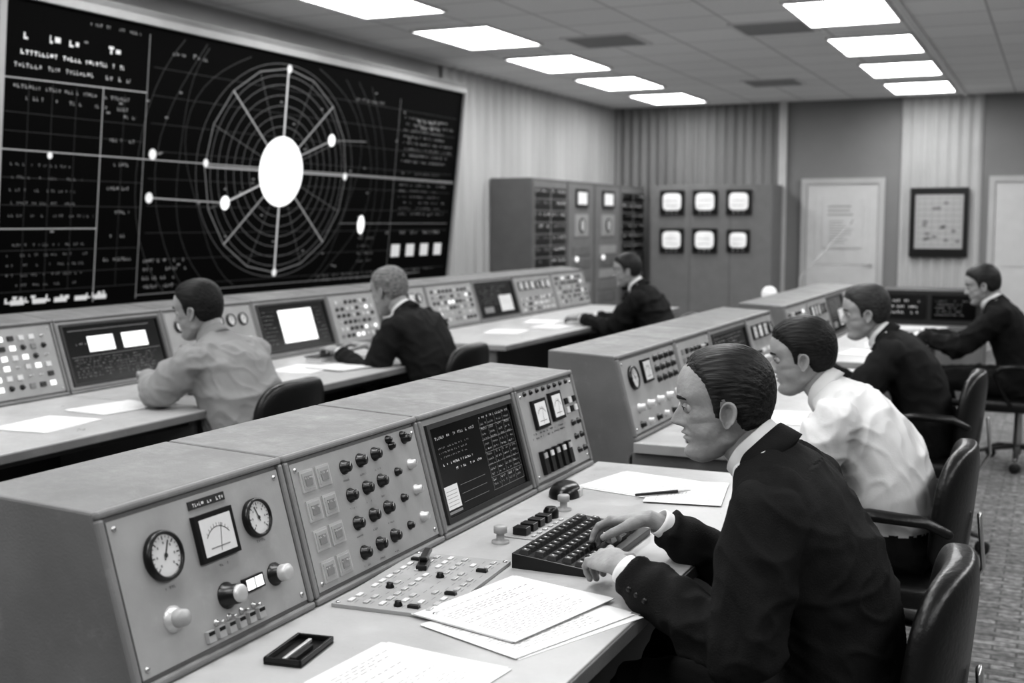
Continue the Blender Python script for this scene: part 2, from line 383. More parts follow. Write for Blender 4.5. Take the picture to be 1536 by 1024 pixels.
def u_screen(mb,M,w,h,rng,style=0):
    mb.box(M,.018,w-.018,.018,h-.018,0,.004,'plate')
    g=.042
    for q in ((g-.012,w-g+.012,g-.012,g),(g-.012,w-g+.012,h-g,h-g+.012),(g-.012,g,g,h-g),(w-g,w-g+.012,g,h-g)): mb.box(M,*q,0,.012,'darkpaint')
    mb.quad(M,g,w-g,g,h-g,.0045,'screen')
    S=M@Matrix.Translation((g,g,.0055)); W=w-2*g;H=h-2*g
    if style==0:
        textrow(mb,S,W*.05,W*.5,H*.86,.008,0,'bline',rng,.9); textrow(mb,S,W*.58,W*.95,H*.93,.007,0,'bline',rng,.9)
        for c0 in (.58,.68,.78,.88):
            textblock(mb,S,W*c0,W*(c0+.075),H*.10,H*.89,13,.0055,0,'dim',int(c0*100),.8,.15)
            textblock(mb,S,W*c0,W*(c0+.05),H*.12,H*.88,6,.0030,.0002,'glow2',int(c0*90),.6,.1)
        textblock(mb,S,W*.06,W*.45,H*.62,H*.78,3,.004,0,'dim',8,.7,.5)
        textrow(mb,S,W*.16,W*.42,H*.56,.006,0,'glow2',rng); textrow(mb,S,W*.06,W*.14,H*.56,.006,0,'glow2',rng)
        textrow(mb,S,W*.20,W*.5,H*.48,.006,0,'glow2',rng)
        mb.quad(S,W*.02,W*.17,H*.08,H*.34,0,'glow2')
        for i in range(5): mb.line(S,(W*.035,H*(.12+.04*i)),(W*.15,H*(.12+.04*i)),.0012,.0003,'dim')
        mb.quad(S,W*.02,W*.17,H*.03,H*.06,0,'dim')
        for i in range(6): mb.line(S,(W*.56,H*(.08+i*.15)),(W*.97,H*(.08+i*.15)),.001,0,'dim')
        for i in range(5): mb.line(S,(W*(.57+i*.10),H*.08),(W*(.57+i*.10),H*.93),.001,0,'dim')
        for i in range(3): mb.line(S,(W*.2,H*(.1+.1*i)),(W*.5,H*(.1+.1*i)),.001,0,'dim')
    elif style==1:
        for a in (.22,.58): 
            mb.quad(S,W*a,W*(a+.27),H*.52,H*.80,0,'glow')
        textblock(mb,S,W*.05,W*.95,H*.06,H*.42,7,.006,0,'dim',9,.5,.1); mb.line(S,(W*.05,H*.92),(W*.9,H*.92),.003,0,'dim')
        textrow(mb,S,W*.1,W*.2,H*.66,.01,0,'dim',rng); mb.line(S,(W*.03,H*.45),(W*.97,H*.47),.002,0,'dim')
    elif style==2:
        mb.quad(S,W*.27,W*.78,H*.14,H*.88,0,'glow'); 
        for i in range(5): mb.line(S,(W*.32,H*(.25+.12*i)),(W*.72,H*(.25+.12*i)),.002,.0004,'grayink')
        textblock(mb,S,W*.03,W*.22,H*.1,H*.9,9,.006,0,'dim',4); textblock(mb,S,W*.82,W*.97,H*.1,H*.9,9,.006,0,'dim',6)
    else:
        mb.quad(S,W*.55,W*.9,H*.1,H*.6,0,'glow2'); textblock(mb,S,W*.05,W*.9,H*.3,H*.95,9,.008,0,'dim',14); mb.quad(S,W*.1,W*.35,H*.1,H*.28,0,'dim')
def u_meters(mb,M,w,h,rng):
    plate(mb,M,w,h); P=up(M)
    meter(mb,P,w*.30,h*.68,.095,.085,.009,'glow2'); meter(mb,P,w*.58,h*.70,.085,.085,.009,'glow2')
    for i in range(8): knob(mb,P,w*(.14+i*.10),h*.90,.007,'black',.008)
    for i in range(2):
        for k in range(3): button(mb,P,w*(.77+.07*k),h*(.62+.09*i),.02,.018,'black' if (i+k)%2 else 'white')
    textblock(mb,P,w*.12,w*.68,h*.44,h*.52,2,.005,.001,'ink',21,.6,.1)
    for i in range(5):
        a=w*(.18+i*.105); mb.box(P,a-.013,a+.013,h*.12,h*.34,0,.014,'black'); mb.box(P,a-.009,a+.009,h*.27,h*.32,.014,.018,'white' if i%2 else 'silver')
    for r in range(3):
        for k in range(2): knob(mb,P,w*(.80+.10*k),h*(.20+.14*r),.0095,'black',.012)
def u_buttons(mb,M,w,h,rng):
    plate(mb,M,w,h); P=up(M); nc=max(4,int((w-.1)/.055)); 
    for r in range(6):
        for c in range(nc):
            a=.055+(w-.11)*(c+.5)/nc; b=.045+(h-.09)*(r+.5)/6; k=rng.random()
            if k<.42: button(mb,P,a,b,.028,.022,rng.choice(('white','glow','silver','paint_rim')))
            elif k<.7: knob(mb,P,a,b,.012,'black',.014)
            elif k<.85: button(mb,P,a,b,.03,.02,'black')
            else: toggle(mb,P,a,b)
def u_mixed(mb,M,w,h,rng):
    plate(mb,M,w,h); P=up(M); n=max(3,int(w/.12))
    for c in range(n):
        a=.06+(w-.12)*(c+.5)/n
        if rng.random()<.5: gauge(mb,P,a,h*.72,.034,rng.uniform(.6,2.4))
        else: meter(mb,P,a,h*.72,.08,.07,.007,rng.choice(('glow2','white')))
        for r in range(3):
            b=h*(.14+.13*r)
            if rng.random()<.5:
                for k in (-.02,.02): knob(mb,P,a+k,b,.012,rng.choice(('black','black','white')),.016)
            else:
                for k in (-.025,0,.025): button(mb,P,a+k,b,.018,.018,rng.choice(('white','black','glow2')))
def u_round(mb,M,w,h,rng):
    plate(mb,M,w,h); P=up(M)
    gauge(mb,P,w*.17,h*.70,.043,2.0); meter(mb,P,w*.40,h*.73,.095,.085,.008,'white')
    for r in range(3):
        for k in range(4): knob(mb,P,w*(.58+.10*k),h*(.58+.13*r),.014,'black',.016)
    for k in range(5): knob(mb,P,w*(.16+.17*k),h*.34,.017,'silver',.026)
    for k in range(6): knob(mb,P,w*(.14+.14*k),h*.15,.013,'silver' if k%2 else 'black',.018)
FN=dict(g=u_gauges,k=u_knobs,m=u_meters,b=u_buttons,x=u_mixed,r=u_round)
def console(name,xb,zb,xt,zt,xf,desk_front,units,deskY,seed,DZ=.745):
    rng=random.Random(seed); Y0=units[0][0];Y1=units[-1][1]
    e=empty(name,((xb+desk_front)/2,(Y0+Y1)/2,0))
    L=math.hypot(xt-xf,zt-DZ); V=Vector((xt-xf,0,zt-DZ))/L; N=Vector((V.z,0,-V.x))
    sh=MB(); inst=MB()
    for (y0,y1,kind) in units:
        g=.003
        poly=[(xb,0),(xb,zb),(xt,zt),(xf,DZ),(xf,DZ-.04),(xf-.02,DZ-.06),(xf-.02,0)]
        sh.prism(poly[::-1],y0+g,y1-g,'paint')
        M=Matrix(((0,V.x,N.x,xf),(1,0,0,y0),(0,V.z,N.z,DZ),(0,0,0,1))); w=y1-y0
        r=.014
        for q in ((g,w-g,L-r,L),(g,w-g,0.0,r),(g,g+r,r,L-r),(w-g-r,w-g,r,L-r)): sh.box(M,*q,-.004,.010,'paint_rim')
        k=kind[0]
        if k=='s': u_screen(inst,M,w,L,rng,int(kind[1]))
        else: FN[k](inst,M,w,L,rng)
    sh.obj('cabinet',e,bevel=.005)
    inst.obj('instrument_panels',e)
    d=MB()
    for (a,b) in deskY:
        d.box(None,xf+.001,desk_front,a,b,DZ-.035,DZ,'desk')
        d.box(None,desk_front-.0005,desk_front+.004,a,b,DZ-.033,DZ-.004,'paint')
    d.obj('desk_top',e,bevel=.004)
    d=MB()
    for (a,b) in deskY:
        for y in (a+.02,b-.05): d.box(None,xf-.01,desk_front-.08,y,y+.03,0,DZ-.036,'paint')
        d.box(None,xf-.02,xf+.01,a+.03,b-.03,.05,DZ-.036,'darkpaint')
        d.box(None,xf,desk_front-.1,a+.05,b-.05,DZ-.075,DZ-.036,'darkpaint')
    d.obj('desk_supports',e,bevel=.003)
    return e
cA=console('control_console',-1.666,1.052,-1.39,1.04,-1.31,-.71,[(1.432,1.94,'g'),(1.94,2.49,'k'),(2.49,3.05,'s0'),(3.05,3.5,'m')],[(1.435,3.55)],1)
cB=console('control_console',-1.64,1.052,-1.39,1.04,-1.31,-.71,[(3.92,4.6,'r'),(4.6,5.12,'b'),(5.12,5.8,'s3'),(5.8,6.37,'x')],[(3.9,6.4)],2)
cC=console('control_console',-1.64,1.052,-1.39,1.04,-1.31,-.71,[(6.72,7.35,'b'),(7.35,8.0,'x'),(8.0,8.65,'s3'),(8.65,9.3,'b')],[(6.7,9.32)],3)
cL=console('control_console',-4.25,1.10,-4.05,1.075,-3.95,-3.13,[(2.6,3.3,'x'),(3.3,3.98,'b'),(3.98,4.68,'s1'),(4.68,5.42,'x'),(5.42,6.16,'s2'),(6.16,6.72,'b')],[(2.55,3.95),(3.96,6.42)],4)
cM=console('control_console',-4.25,1.10,-4.05,1.075,-3.95,-3.10,[(6.74,7.4,'x'),(7.4,8.15,'b'),(8.15,8.9,'s3'),(8.9,9.7,'x'),(9.7,10.5,'b')],[(6.74,10.5)],5)

rng=random.Random(11)
DZ=.745
m=MB(); T=Matrix.Translation((-1.18,2.165,DZ))@Matrix.Rotation(math.radians(4),4,'Z')
m.box(T,-.115,.115,-.20,.20,0,.008,'plate')
for a in (-.105,.105):
    for b in (-.19,.19): screw(m,T,a,b,.008)
for r in range(6):
    for c in range(11):
        x=-.085+r*.034; y=-.17+c*.034; k=rng.random()
        if k<.66: m.box(T,x-.005,x+.005,y-.010,y+.010,.008,.0115,'silver' if k<.4 else 'white')
        elif k<.74: knob(m,T@Matrix.Translation((0,0,.008)),x,y,.009,'black',.011)
        elif k<.8: m.box(T,x-.012,x+.012,y-.006,y+.006,.008,.014,'black')
        m.line(T,(x+.012,y-.01),(x+.012,y+.008),.0015,.0084,'grayink')
m.obj('button_panel',origin=(-1.18,2.165,DZ),bevel=.001)
def desk_knob(x,y,r=.02,h=.05,mt='silver'):
    m=MB(); T=Matrix.Translation((x,y,DZ))
    m.lathe(T,(0,0),[(r*1.3,0),(r*1.3,.006),(r*.6,.008),(r*.6,h*.55),(r,h*.6),(r,h*.95),(r*.8,h),(.001,h)],mt,24); return m.obj('rotary_knob')
desk_knob(-1.178,2.53,.016,.042,'plate'); desk_knob(-1.163,2.894,.016,.042,'plate')
m=MB(); T=Matrix.Translation((-1.16,2.70,DZ))
m.box(T,-.05,.05,-.12,.12,0,.003,'plate')
for i in range(4): m.box(T,-.018,.018,-.10+i*.045,-.07+i*.045,.003,.022,'black')
m.lathe(T,(0,.10),[(.02,.003),(.02,.02),(.014,.03),(.001,.03)],'black',20)
for i in range(6): m.box(T,.03,.04,-.1+i*.035,-.085+i*.035,.003,.007,'silver')
m.obj('switch_block',bevel=.002)
m=MB(); T=Matrix.Translation((-1.245,2.28,DZ))@Matrix.Rotation(.35,4,'Z')
m.box(T,-.012,.012,-.06,.0,0.008,.02,'black'); m.box(T,-.009,.009,-.03,.05,.02,.03,'black'); m.obj('lever_switch',bevel=.003,origin=(-1.245,2.28,DZ+.008))
m=MB(); T=Matrix.Translation((-1.225,3.06,DZ))@Matrix.Rotation(.2,4,'Z')
vs=[];fs=[];nu=28
for j in range(9):
    a=math.pi/2*j/8
    for i in range(nu):
        u=2*math.pi*i/nu; vs.append((.045*max(0,math.cos(a))**.6*math.cos(u),.07*max(0,math.cos(a))**.6*math.sin(u),.038*math.sin(a)))
for j in range(8):
    for i in range(nu): k=(i+1)%nu; fs.append((j*nu+i,j*nu+k,(j+1)*nu+k,(j+1)*nu+i))
m.add(vs,fs,'black',True,T); m.box(T,-.003,.046,-.02,.02,0,.02,'silver'); m.obj('hand_control',origin=(-1.225,3.06,DZ))
# keyboard
m=MB(); T=Matrix.Translation((-.972,2.55,DZ))
m.prism([(-.095,0),(.095,0),(.095,.016),(-.095,.034)],-.20,.20,'black')
for i in range(len(m.v)): m.v[i]=T@m.v[i]
sl=math.atan2(.018,.19)
K=T@Matrix.Translation((0,0,.025))@Matrix.Rotation(sl,4,'Y')
for r in range(5):
    for c in range(13):
        x=-.07+r*.033; y=-.182+c*.0285+(r%2)*.008
        if r==4 and 3<c<9: continue
        vs=[(x-.012,y-.011,0),(x+.012,y-.011,0),(x+.012,y+.011,0),(x-.012,y+.011,0),(x-.008,y-.008,.010),(x+.008,y-.008,.010),(x+.008,y+.008,.010),(x-.008,y+.008,.010)]
        m.add(vs,[(4,5,6,7),(0,1,5,4),(1,2,6,5),(2,3,7,6),(3,0,4,7)],'blackmatte' if (c not in(0,12)) else 'darkpaint',False,K)
        m.quad(K,x-.003,x+.002,y-.003,y+.002,.0103,'white')
m.box(K,.05,.074,-.06,.09,0,.009,'blackmatte')
m.obj('keyboard',origin=(-.972,2.55,DZ),bevel=.0015)
m=MB(); T=Matrix.Translation((-1.19,1.715,DZ))@Matrix.Rotation(math.radians(8),4,'Z')
a,b=.036,.066
m.box(T,-a,a,-b,b,0,.004,'black')
for q in ((-a,-a+.006,-b,b),(a-.006,a,-b,b),(-a,a,-b,-b+.006),(-a,a,b-.006,b)): m.box(T,*q,.004,.013,'black')
m.box(T,-.006,.001,-.055,.05,.004,.011,'silver'); m.box(T,.006,.018,-.05,.02,.004,.012,'blackmatte')
m.obj('pen_tray',bevel=.0015,origin=(-1.19,1.715,DZ))

def paper(x,y,w,l,rot,z,lines=True,th=.004,seed=0,name='paper_sheets'):
    m=MB(); T=Matrix.Translation((x,y,z))@Matrix.Rotation(math.radians(rot),4,'Z'); rng=random.Random(seed)
    n=3 if th>.002 else 1
    for k in range(n):
        a=rng.uniform(-.012,.012) if k<n-1 else 0;b=rng.uniform(-.012,.012) if k<n-1 else 0
        R=T@Matrix.Rotation(rng.uniform(-.05,.05) if k<n-1 else 0,4,'Z')
        m.box(R,-w/2+a,w/2+a,-l/2+b,l/2+b,th*k/n,th*(k+1)/n-.0002,'paper')
    if lines:
        x0=-w/2+.03
        while x0<w/2-.02:
            y0=-l/2+.025; ye=l/2-.03-rng.random()*.08
            while y0<ye:
                ww=rng.uniform(.006,.02); m.quad(T,x0,x0+.0014,y0,min(y0+ww,ye),th+.0002,'grayink'); y0+=ww+.007
            x0+=.0095 if rng.random()<.8 else .025
    return m.obj(name,origin=(x,y,z))
paper(-.94,2.09,.25,.32,-14,DZ+.004,seed=1,th=.005)
paper(-.89,2.04,.25,.33,-20,DZ,seed=2,th=.0035)
paper(-.96,1.70,.26,.22,-4,DZ,seed=3,th=.003)
paper(-1.06,3.27,.28,.26,-12,DZ,seed=4,th=.004)
paper(-.92,3.22,.21,.29,10,DZ+.0042,seed=5,th=.001)
m=MB(); tube(m,[(-1.03,3.10,DZ+.011),(-.94,3.19,DZ+.011)],[.004,.005],(0,0,1),'black',10); tube(m,[(-.94,3.19,DZ+.011),(-.91,3.22,DZ+.011)],[.005,.0015],(0,0,1),'metal',10); m.obj('fountain_pen')
for i,(x,y,r) in enumerate(((-3.45,3.35,5),(-3.5,3.78,-8),(-3.55,5.2,6),(-3.4,5.35,-12),(-3.5,7.6,8),(-3.35,8.1,-5),(-3.6,8.5,12),(-3.45,9.2,0),(-.98,4.65,6),(-1.0,7.2,-6),(-.95,7.7,10),(-1.0,8.5,3))):
    paper(x,y,.24,.32,r,DZ+(.0045 if i in(3,) else 0),seed=20+i,th=.004,lines=(y<6))
m=MB(); m.box(None,-3.74,-3.64,5.50,5.70,DZ+.0,DZ+.025,'paper'); m.box(None,-3.745,-3.635,5.49,5.71,DZ+.025,DZ+.029,'darkpaint'); m.obj('closed_book')
m=MB(); m.box(None,-3.5,-3.3,8.76,8.95,DZ,DZ+.03,'blackmatte'); m.obj('closed_book',bevel=.004)

# ------------------------------------------------------------------ wall display board
BY0,BY1=4.78,10.14
bx0,bz0,bx1,bz1=-5.29,1.0,-5.10,2.70
BL=math.hypot(bx1-bx0,bz1-bz0); BV=Vector((bx1-bx0,0,bz1-bz0))/BL; BN=Vector((BV.z,0,-BV.x))
BM=Matrix(((0,BV.x,BN.x,bx0),(1,0,0,0),(0,BV.z,BN.z,bz0),(0,0,0,1)))
e=empty('wall_display_board',(-5.2,(BY0+BY1)/2,1.0))
m=MB(); m.box(BM,BY0,BY1,0,BL,-.02,0,'board'); m.obj('display_surface',e)
m=MB()
m.box(BM,BY0-.05,BY1+.03,BL,BL+.05,-.03,.03,'boardframe'); m.box(BM,BY0-.05,BY1+.03,-.05,0,-.03,.03,'boardframe')
m.box(BM,BY0-.05,BY0,0,BL,-.03,.03,'boardframe'); m.box(BM,BY1,BY1+.03,0,BL,-.03,.03,'boardframe')
m.prism([(XL+.0,bz1-.02),(bx1-.02,bz1+.03),(bx1+.02,bz1+.09),(XL,bz1+.12)],BY0-.05,BY1+.05,'boardframe')
m.box(None,XL,bx0-.02,BY0,BY1,.0,bz0+.02,'wall')
m.obj('frame',e,bevel=.006)
g=MB(); zz=.003; hz=lambda z:(z-bz0)/(bz1-bz0)*BL
C=(7.36,hz(1.875)); RX,RY=.87,.74
for i,fr in enumerate((.44,.54,.64,.74,.84,.93)): g.ellipse(BM,C,RX*fr,RY*fr,.006,zz,'ring')
g.ellipse(BM,C,RX*1.10,RY*1.04,.005,zz,'ring')
for k in range(16):
    a=math.pi*2*k/16; big=(k%4==0); mid=(k%2==0)
    g.line(BM,(C[0]+.2*math.cos(a),C[1]+.2*math.sin(a)),(C[0]+RX*(1.0)*math.cos(a),C[1]+RY*1.0*math.sin(a)),.020 if k in(4,12) else (.013 if mid else .005),zz+.0005,'glow2' if k in(4,12) else ('bline' if mid else 'ring'))
pts=[(C[0]+RX*math.cos(math.pi*2*k/16),C[1]+RY*math.sin(math.pi*2*k/16)) for k in range(17)]
for a,b in zip(pts,pts[1:]): g.line(BM,a,b,.009,zz+.0003,'dim')
g.disc(BM,C,.27,.255,zz+.001,'glow',48)
def node(y,z,r,mt='glow'): g.disc(BM,(y,hz(z)),r,r,zz+.0015,mt,16)
for y,z,r in ((6.5,1.90,.028),(6.73,1.64,.05),(7.99,2.14,.048),(8.22,1.87,.03),(7.37,2.61,.03),(7.36,1.14,.03),(5.98,1.93,.035),(5.97,1.66,.035),(5.14,1.88,.02)): node(y,z,r,'glow' if r>.04 else 'crt')
g.disc(BM,(8.52,hz(1.49)),.055,.078,zz+.0016,'glow',20)
L_=lambda y0,z0,y1,z1,w=.012,mt='dim': g.line(BM,(y0,hz(z0)),(y1,hz(z1)),w,zz,mt)
L_(4.8,1.90,10.1,1.885,.008,'bline'); L_(5.97,1.66,6.73,1.64,.010,'bline'); L_(6.73,1.64,7.2,1.8,.012,'glow2'); L_(8.2,1.88,10.1,1.87,.008,'dim')
L_(5.9,2.65,5.9,1.03,.008,'dim'); L_(5.53,2.3,5.53,1.03,.008,'bline'); L_(4.8,1.47,5.53,1.47,.008,'bline'); L_(4.8,2.28,5.9,2.3,.008,'bline')
L_(7.55,1.99,8.0,2.14,.012,'bline'); L_(8.0,2.14,8.5,2.16,.008,'dim'); L_(9.0,2.55,9.0,1.1,.006,'dim'); L_(8.2,1.5,10.05,1.5,.006,'dim'); L_(5.9,1.05,9.6,1.06,.006,'dim')
for y_ in (4.97,5.14,5.32,5.71): L_(y_,2.27,y_,1.12,.003,'faint')
for z_ in (2.1,2.0,1.75,1.6,1.35,1.22,1.12): L_(4.8,z_,5.9,z_,.003,'faint')
for s in range(4):
    ph=s*1.3; prev=None
    for i in range(60):
        a=math.pi*2*i/59; r=1.10+.16*s+.06*math.sin(3*a+ph)+.03*math.sin(5*a+ph*2)
        p=(C[0]+.95*r*math.cos(a),C[1]+.80*r*math.sin(a))
        if prev and 0.03<p[1]<BL-.03 and 0.03<prev[1]<BL-.03: g.line(BM,prev,p,.005,zz-.001,'faint')
        prev=p
for i in range(9): L_(5.95,1.1+.17*i,10.05,1.1+.17*i,.003,'faint')
def tb(y0,y1,z0,z1,rows,h,mt,seed,dens=.7,rg=.3): textblock(g,BM,y0,y1,hz(z0),hz(z1),rows,h,zz+.001,mt,seed,dens,rg)
tb(4.86,5.7,2.44,2.54,1,.045,'glow2',1,.7); tb(4.9,5.8,2.39,2.43,1,.026,'glow2',2,.9,.1); tb(5.4,5.85,2.6,2.66,1,.018,'dim',3); tb(4.86,5.8,2.32,2.36,1,.026,'bline',33,.9,.1); tb(4.86,5.8,2.20,2.26,1,.022,'dim',34,.9,.1)
tb(4.95,5.8,2.14,2.2,1,.022,'dim',4,.5); tb(5.6,5.86,1.2,2.2,7,.022,'dim',5,.45); tb(4.86,5.5,1.5,1.85,5,.016,'ring',6,.6)
tb(4.86,5.5,1.12,1.40,5,.016,'ring',7,.6); tb(4.86,5.7,1.02,1.09,1,.04,'glow2',8,.8); tb(5.95,6.4,1.06,1.28,4,.024,'dim',9,.6)
tb(9.1,10.05,2.0,2.42,8,.020,'dim',10,.7); tb(9.3,9.8,2.30,2.40,2,.026,'bline',11,.8); tb(9.1,10.05,1.55,1.95,8,.016,'dim',12,.5)
tb(8.9,10.0,1.36,1.45,1,.03,'dim',13,.6); tb(7.9,9.9,1.03,1.10,2,.016,'dim',14,.6); tb(6.1,6.6,2.52,2.58,1,.02,'dim',15,.6); tb(8.3,8.8,2.45,2.5,1,.02,'dim',16)
tb(8.5,8.75,1.15,1.4,4,.02,'ring',18)
for i in range(4): g.quad(BM,9.05+i*.26,9.20+i*.26,hz(1.21),hz(1.32),zz+.001,'glow2')
for i in range(5): g.quad(BM,4.9+i*.16,5.0+i*.16,hz(1.045),hz(1.075),zz+.0012,'glow2')
rngb=random.Random(55)
for i in range(40): 
    y=rngb.uniform(4.9,10);z=rngb.uniform(1.1,2.6); g.quad(BM,y,y+.03,hz(z),hz(z)+.012,zz-.0005,'dim')
g.obj('display_graphics',e)

# ------------------------------------------------------------------ racks
def rack(y0,y1,kind,seed):
    rng=random.Random(seed); x1=-4.9; e=empty('equipment_rack',(-5.15,(y0+y1)/2,0)); m=MB()
    m.box(None,XL+.055,x1,y0+.004,y1-.004,0.04,1.965,'rackside'); m.box(None,XL+.06,x1-.02,y0+.02,y1-.02,0,.04,'black')
    m.obj('cabinet',e,bevel=.008)
    M=Matrix(((0,0,1,x1),(1,0,0,y0),(0,1,0,0),(0,0,0,1))); w=y1-y0; m=MB()
    m.box(M,.03,w-.03,.08,1.93,0,.006,'rack')
    if kind=='d':
        for c0,c1 in ((.06,w/2-.02),(w/2+.02,w-.06)):
            for r in range(13):
                b=.3+r*.122; m.box(M,c0,c1,b,b+.105,.006,.010,'black')
                textrow(m,M,c0+.02,c1-.02,b+.06,.03,.0105,rng.choice(('glow2','glow2','dim')),rng,.6)
    else:
        m.box(M,w*.28,w*.72,1.68,1.88,.006,.02,'black'); m.quad(M,w*.33,w*.67,1.71,1.85,.0205,'crt')
        m.box(M,w*.25,w*.75,1.35,1.6,.006,.012,'plate'); gauge(m,M@Matrix.Translation((0,0,.012)),w*.5,1.48,.08)
        for r in range(7): m.box(M,w*.18,w*.82,.3+r*.14,.4+r*.14,.006,.012,rng.choice(('rack','plate','paint')))
        m.lathe(M,(w*.3,1.1),[(.03,.012),(.03,.03),(.001,.032)],'glow',16)
    m.obj('front_panel',e,bevel=.002)
rack(11.3,12.26,'d',1); rack(12.26,13.1,'l',2); rack(13.1,14.0,'l',3); rack(14.0,14.95,'d',4)
e=empty('monitor_cabinet',(-3.93,14.8,0)); m=MB(); x0,x1,yf=-4.68,-3.16,14.55
m.box(None,x0,x1,yf,YB-.065,.03,1.97,'rack'); m.box(None,x0+.02,x1-.02,yf+.02,YB-.07,0,.03,'black')
for i in range(1,3):
    xx=x0+(x1-x0)*i/3; m.box(None,xx-.006,xx+.006,yf-.006,yf,.05,1.95,'paint')
m.obj('cabinet',e,bevel=.006)
M=Matrix(((1,0,0,x0),(0,0,-1,yf),(0,1,0,0),(0,0,0,1))); m=MB()
for c in range(3):
    for r,zc in enumerate((1.76,1.29)):
        u=.28+c*.42; s=.155 if not(c==2 and r==1) else .14
        m.box(M,u-s,u+s,zc-s,zc+s*.95,0,.03,'black')
        superell(m,M,(u,zc+.005,.03),(s-.035,s-.048,.010),'crt',.45,24,12)
        for k in range(2): m.line(M,(u-s+.07,zc-.04+.06*k),(u+s-.08,zc-.04+.06*k),.008,.0405,'vent')
        for k in range(3): m.lathe(M,(u-.06+.06*k,zc-s+.022),[(.01,.03),(.01,.036),(.001,.037)],'silver',8)
m.obj('monitors',e,bevel=.004)
e=empty('side_table',(-2.15,10.2,0)); m=MB(); m.box(None,-2.5,-1.8,9.85,10.5,.72,.75,'darkpaint')
for a in (-2.47,-1.86):
    for b in (9.88,10.44): m.box(None,a,a+.03,b,b+.03,0,.72,'black')
m.obj('table_body',e,bevel=.003)
e=empty('desk_lamp',(-2.2,10.1,.75)); m=MB(); T=Matrix.Translation((-2.2,10.1,.75))
m.lathe(T,(0,0),[(.06,0),(.06,.012),(.012,.02),(.01,.12)],'black',20); m.obj('stand',e)
m=MB(); superell(m,T,(0,0,.16),(.065,.065,.065),'crt',1.0,24,16); m.obj('globe',e)
m=MB(); T=Matrix.Translation((-1.93,10.0,.75)); m.lathe(T,(0,0),[(.06,0),(.06,.015),(.01,.02)],'black',16)
tube(m,[(-1.93,10,.765),(-1.93,10,1.05),(-1.55,10.1,1.5)],[.007,.007,.005],(0,1,0),'silver',8); tube(m,[(-1.55,10.1,1.5),(-1.53,10.105,1.53)],[.007,.007],(0,1,0),'vent',10)
m.obj('microphone_stand')
e=empty('equipment_desk',(-1.0,11.2,0)); m=MB(); m.box(None,-1.45,-.55,10.9,11.6,.0,.62,'paint'); m.prism([(-1.42,.62),(-.58,.62),(-.58,.92),(-1.42,.92)],11.0,11.5,'darkpaint')
m.obj('cabinet',e,bevel=.006); m=MB(); M=Matrix(((1,0,0,-1.42),(0,0,-1,11.0),(0,1,0,.62),(0,0,0,1)))
m.box(M,.04,.40,.05,.26,0,.01,'black'); m.box(M,.44,.80,.05,.26,0,.01,'screen'); textblock(m,M,.07,.36,.07,.22,3,.02,.0105,'glow2',3); textblock(m,M,.47,.77,.07,.22,5,.012,.0105,'dim',4)
m.obj('panel',e)

# ------------------------------------------------------------------ office chair
def office_chair(X0,Y0,h=math.pi,arms=True,dz=0.):
    e=empty('office_chair',(X0,Y0,0)); T=Matrix.Translation((X0,Y0,0))@Matrix.Rotation(h,4,'Z')
    m=MB(); superell(m,T,(.03,0,.395),(.25,.25,.045),'leather',.4); m.obj('seat',e)
    m=MB(); vs=[];fs=[];nu=28;nv=22
    sp=lambda x,e_:math.copysign(abs(x)**e_,x)
    for j in range(nv+1):
        v=-math.pi/2+math.pi*j/nv
        for i in range(nu):
            u=2*math.pi*i/nu
            x=.040*sp(math.cos(v),.45)*sp(math.cos(u),.6); y=.235*sp(math.cos(v),.45)*sp(math.sin(u),.6); z=.185*sp(math.sin(v),.45)
            y*=1-.16*max(0,z/.185)**2
            x+=-.215-.10*(z)*.9+.9*y*y
            vs.append((x,y,z+.675+dz))
    for j in range(nv):
        for i in range(nu): k=(i+1)%nu; fs.append((j*nu+i,j*nu+k,(j+1)*nu+k,(j+1)*nu+i))
    m.add(vs,fs,'leather',True,T)
    m.obj('backrest',e)
    m=MB()
    tube(m,[(-.10,0,.375),(-.24,0,.37),(-.285,0,.45),(-.27,0,.64+dz)],[(.03,.008)]*4,(0,1,0),'metal',12,M=T)
    if arms:
        for s in (-1,1):
            tube(m,[(-.20,.25*s,.60),(-.14,.275*s,.635),(.02,.285*s,.645),(.10,.285*s,.635),(.135,.28*s,.59),(.10,.265*s,.50),(.04,.25*s,.40)],[(.018,.014),(.028,.017),(.032,.019),(.030,.018),(.022,.016),(.016,.011),(.015,.011)],(0,1,0),'leather',14,M=T)
    m.obj('armrests',e)
    m=MB(); tube(m,[(0,0,.09),(0,0,.36)],[.028,.022],(0,1,0),'metal',16,M=T)
    for k in range(5):
        a=2*math.pi*k/5+.3; d=Vector((math.cos(a),math.sin(a),0))
        tube(m,[d*.02+Vector((0,0,.12)),d*.18+Vector((0,0,.10)),d*.28+Vector((0,0,.075))],[(.022,.016),(.018,.013),(.012,.009)],(-d.y,d.x,0),'darkpaint',12,M=T)
        W=T@Matrix.Translation(d*.285+Vector((0,0,.03)))@Matrix.Rotation(a+1.2,4,'Z')@Matrix.Rotation(math.pi/2,4,'X')
        m.lathe(W,(0,0),[(.012,-.02),(.029,-.018),(.030,0),(.029,.018),(.012,.02)],'rubber',18)
        tube(m,[d*.28+Vector((0,0,.08)),d*.285+Vector((0,0,.04))],[.008,.008],(1,0,0),'metal',8,M=T)
    m.obj('swivel_base',e)

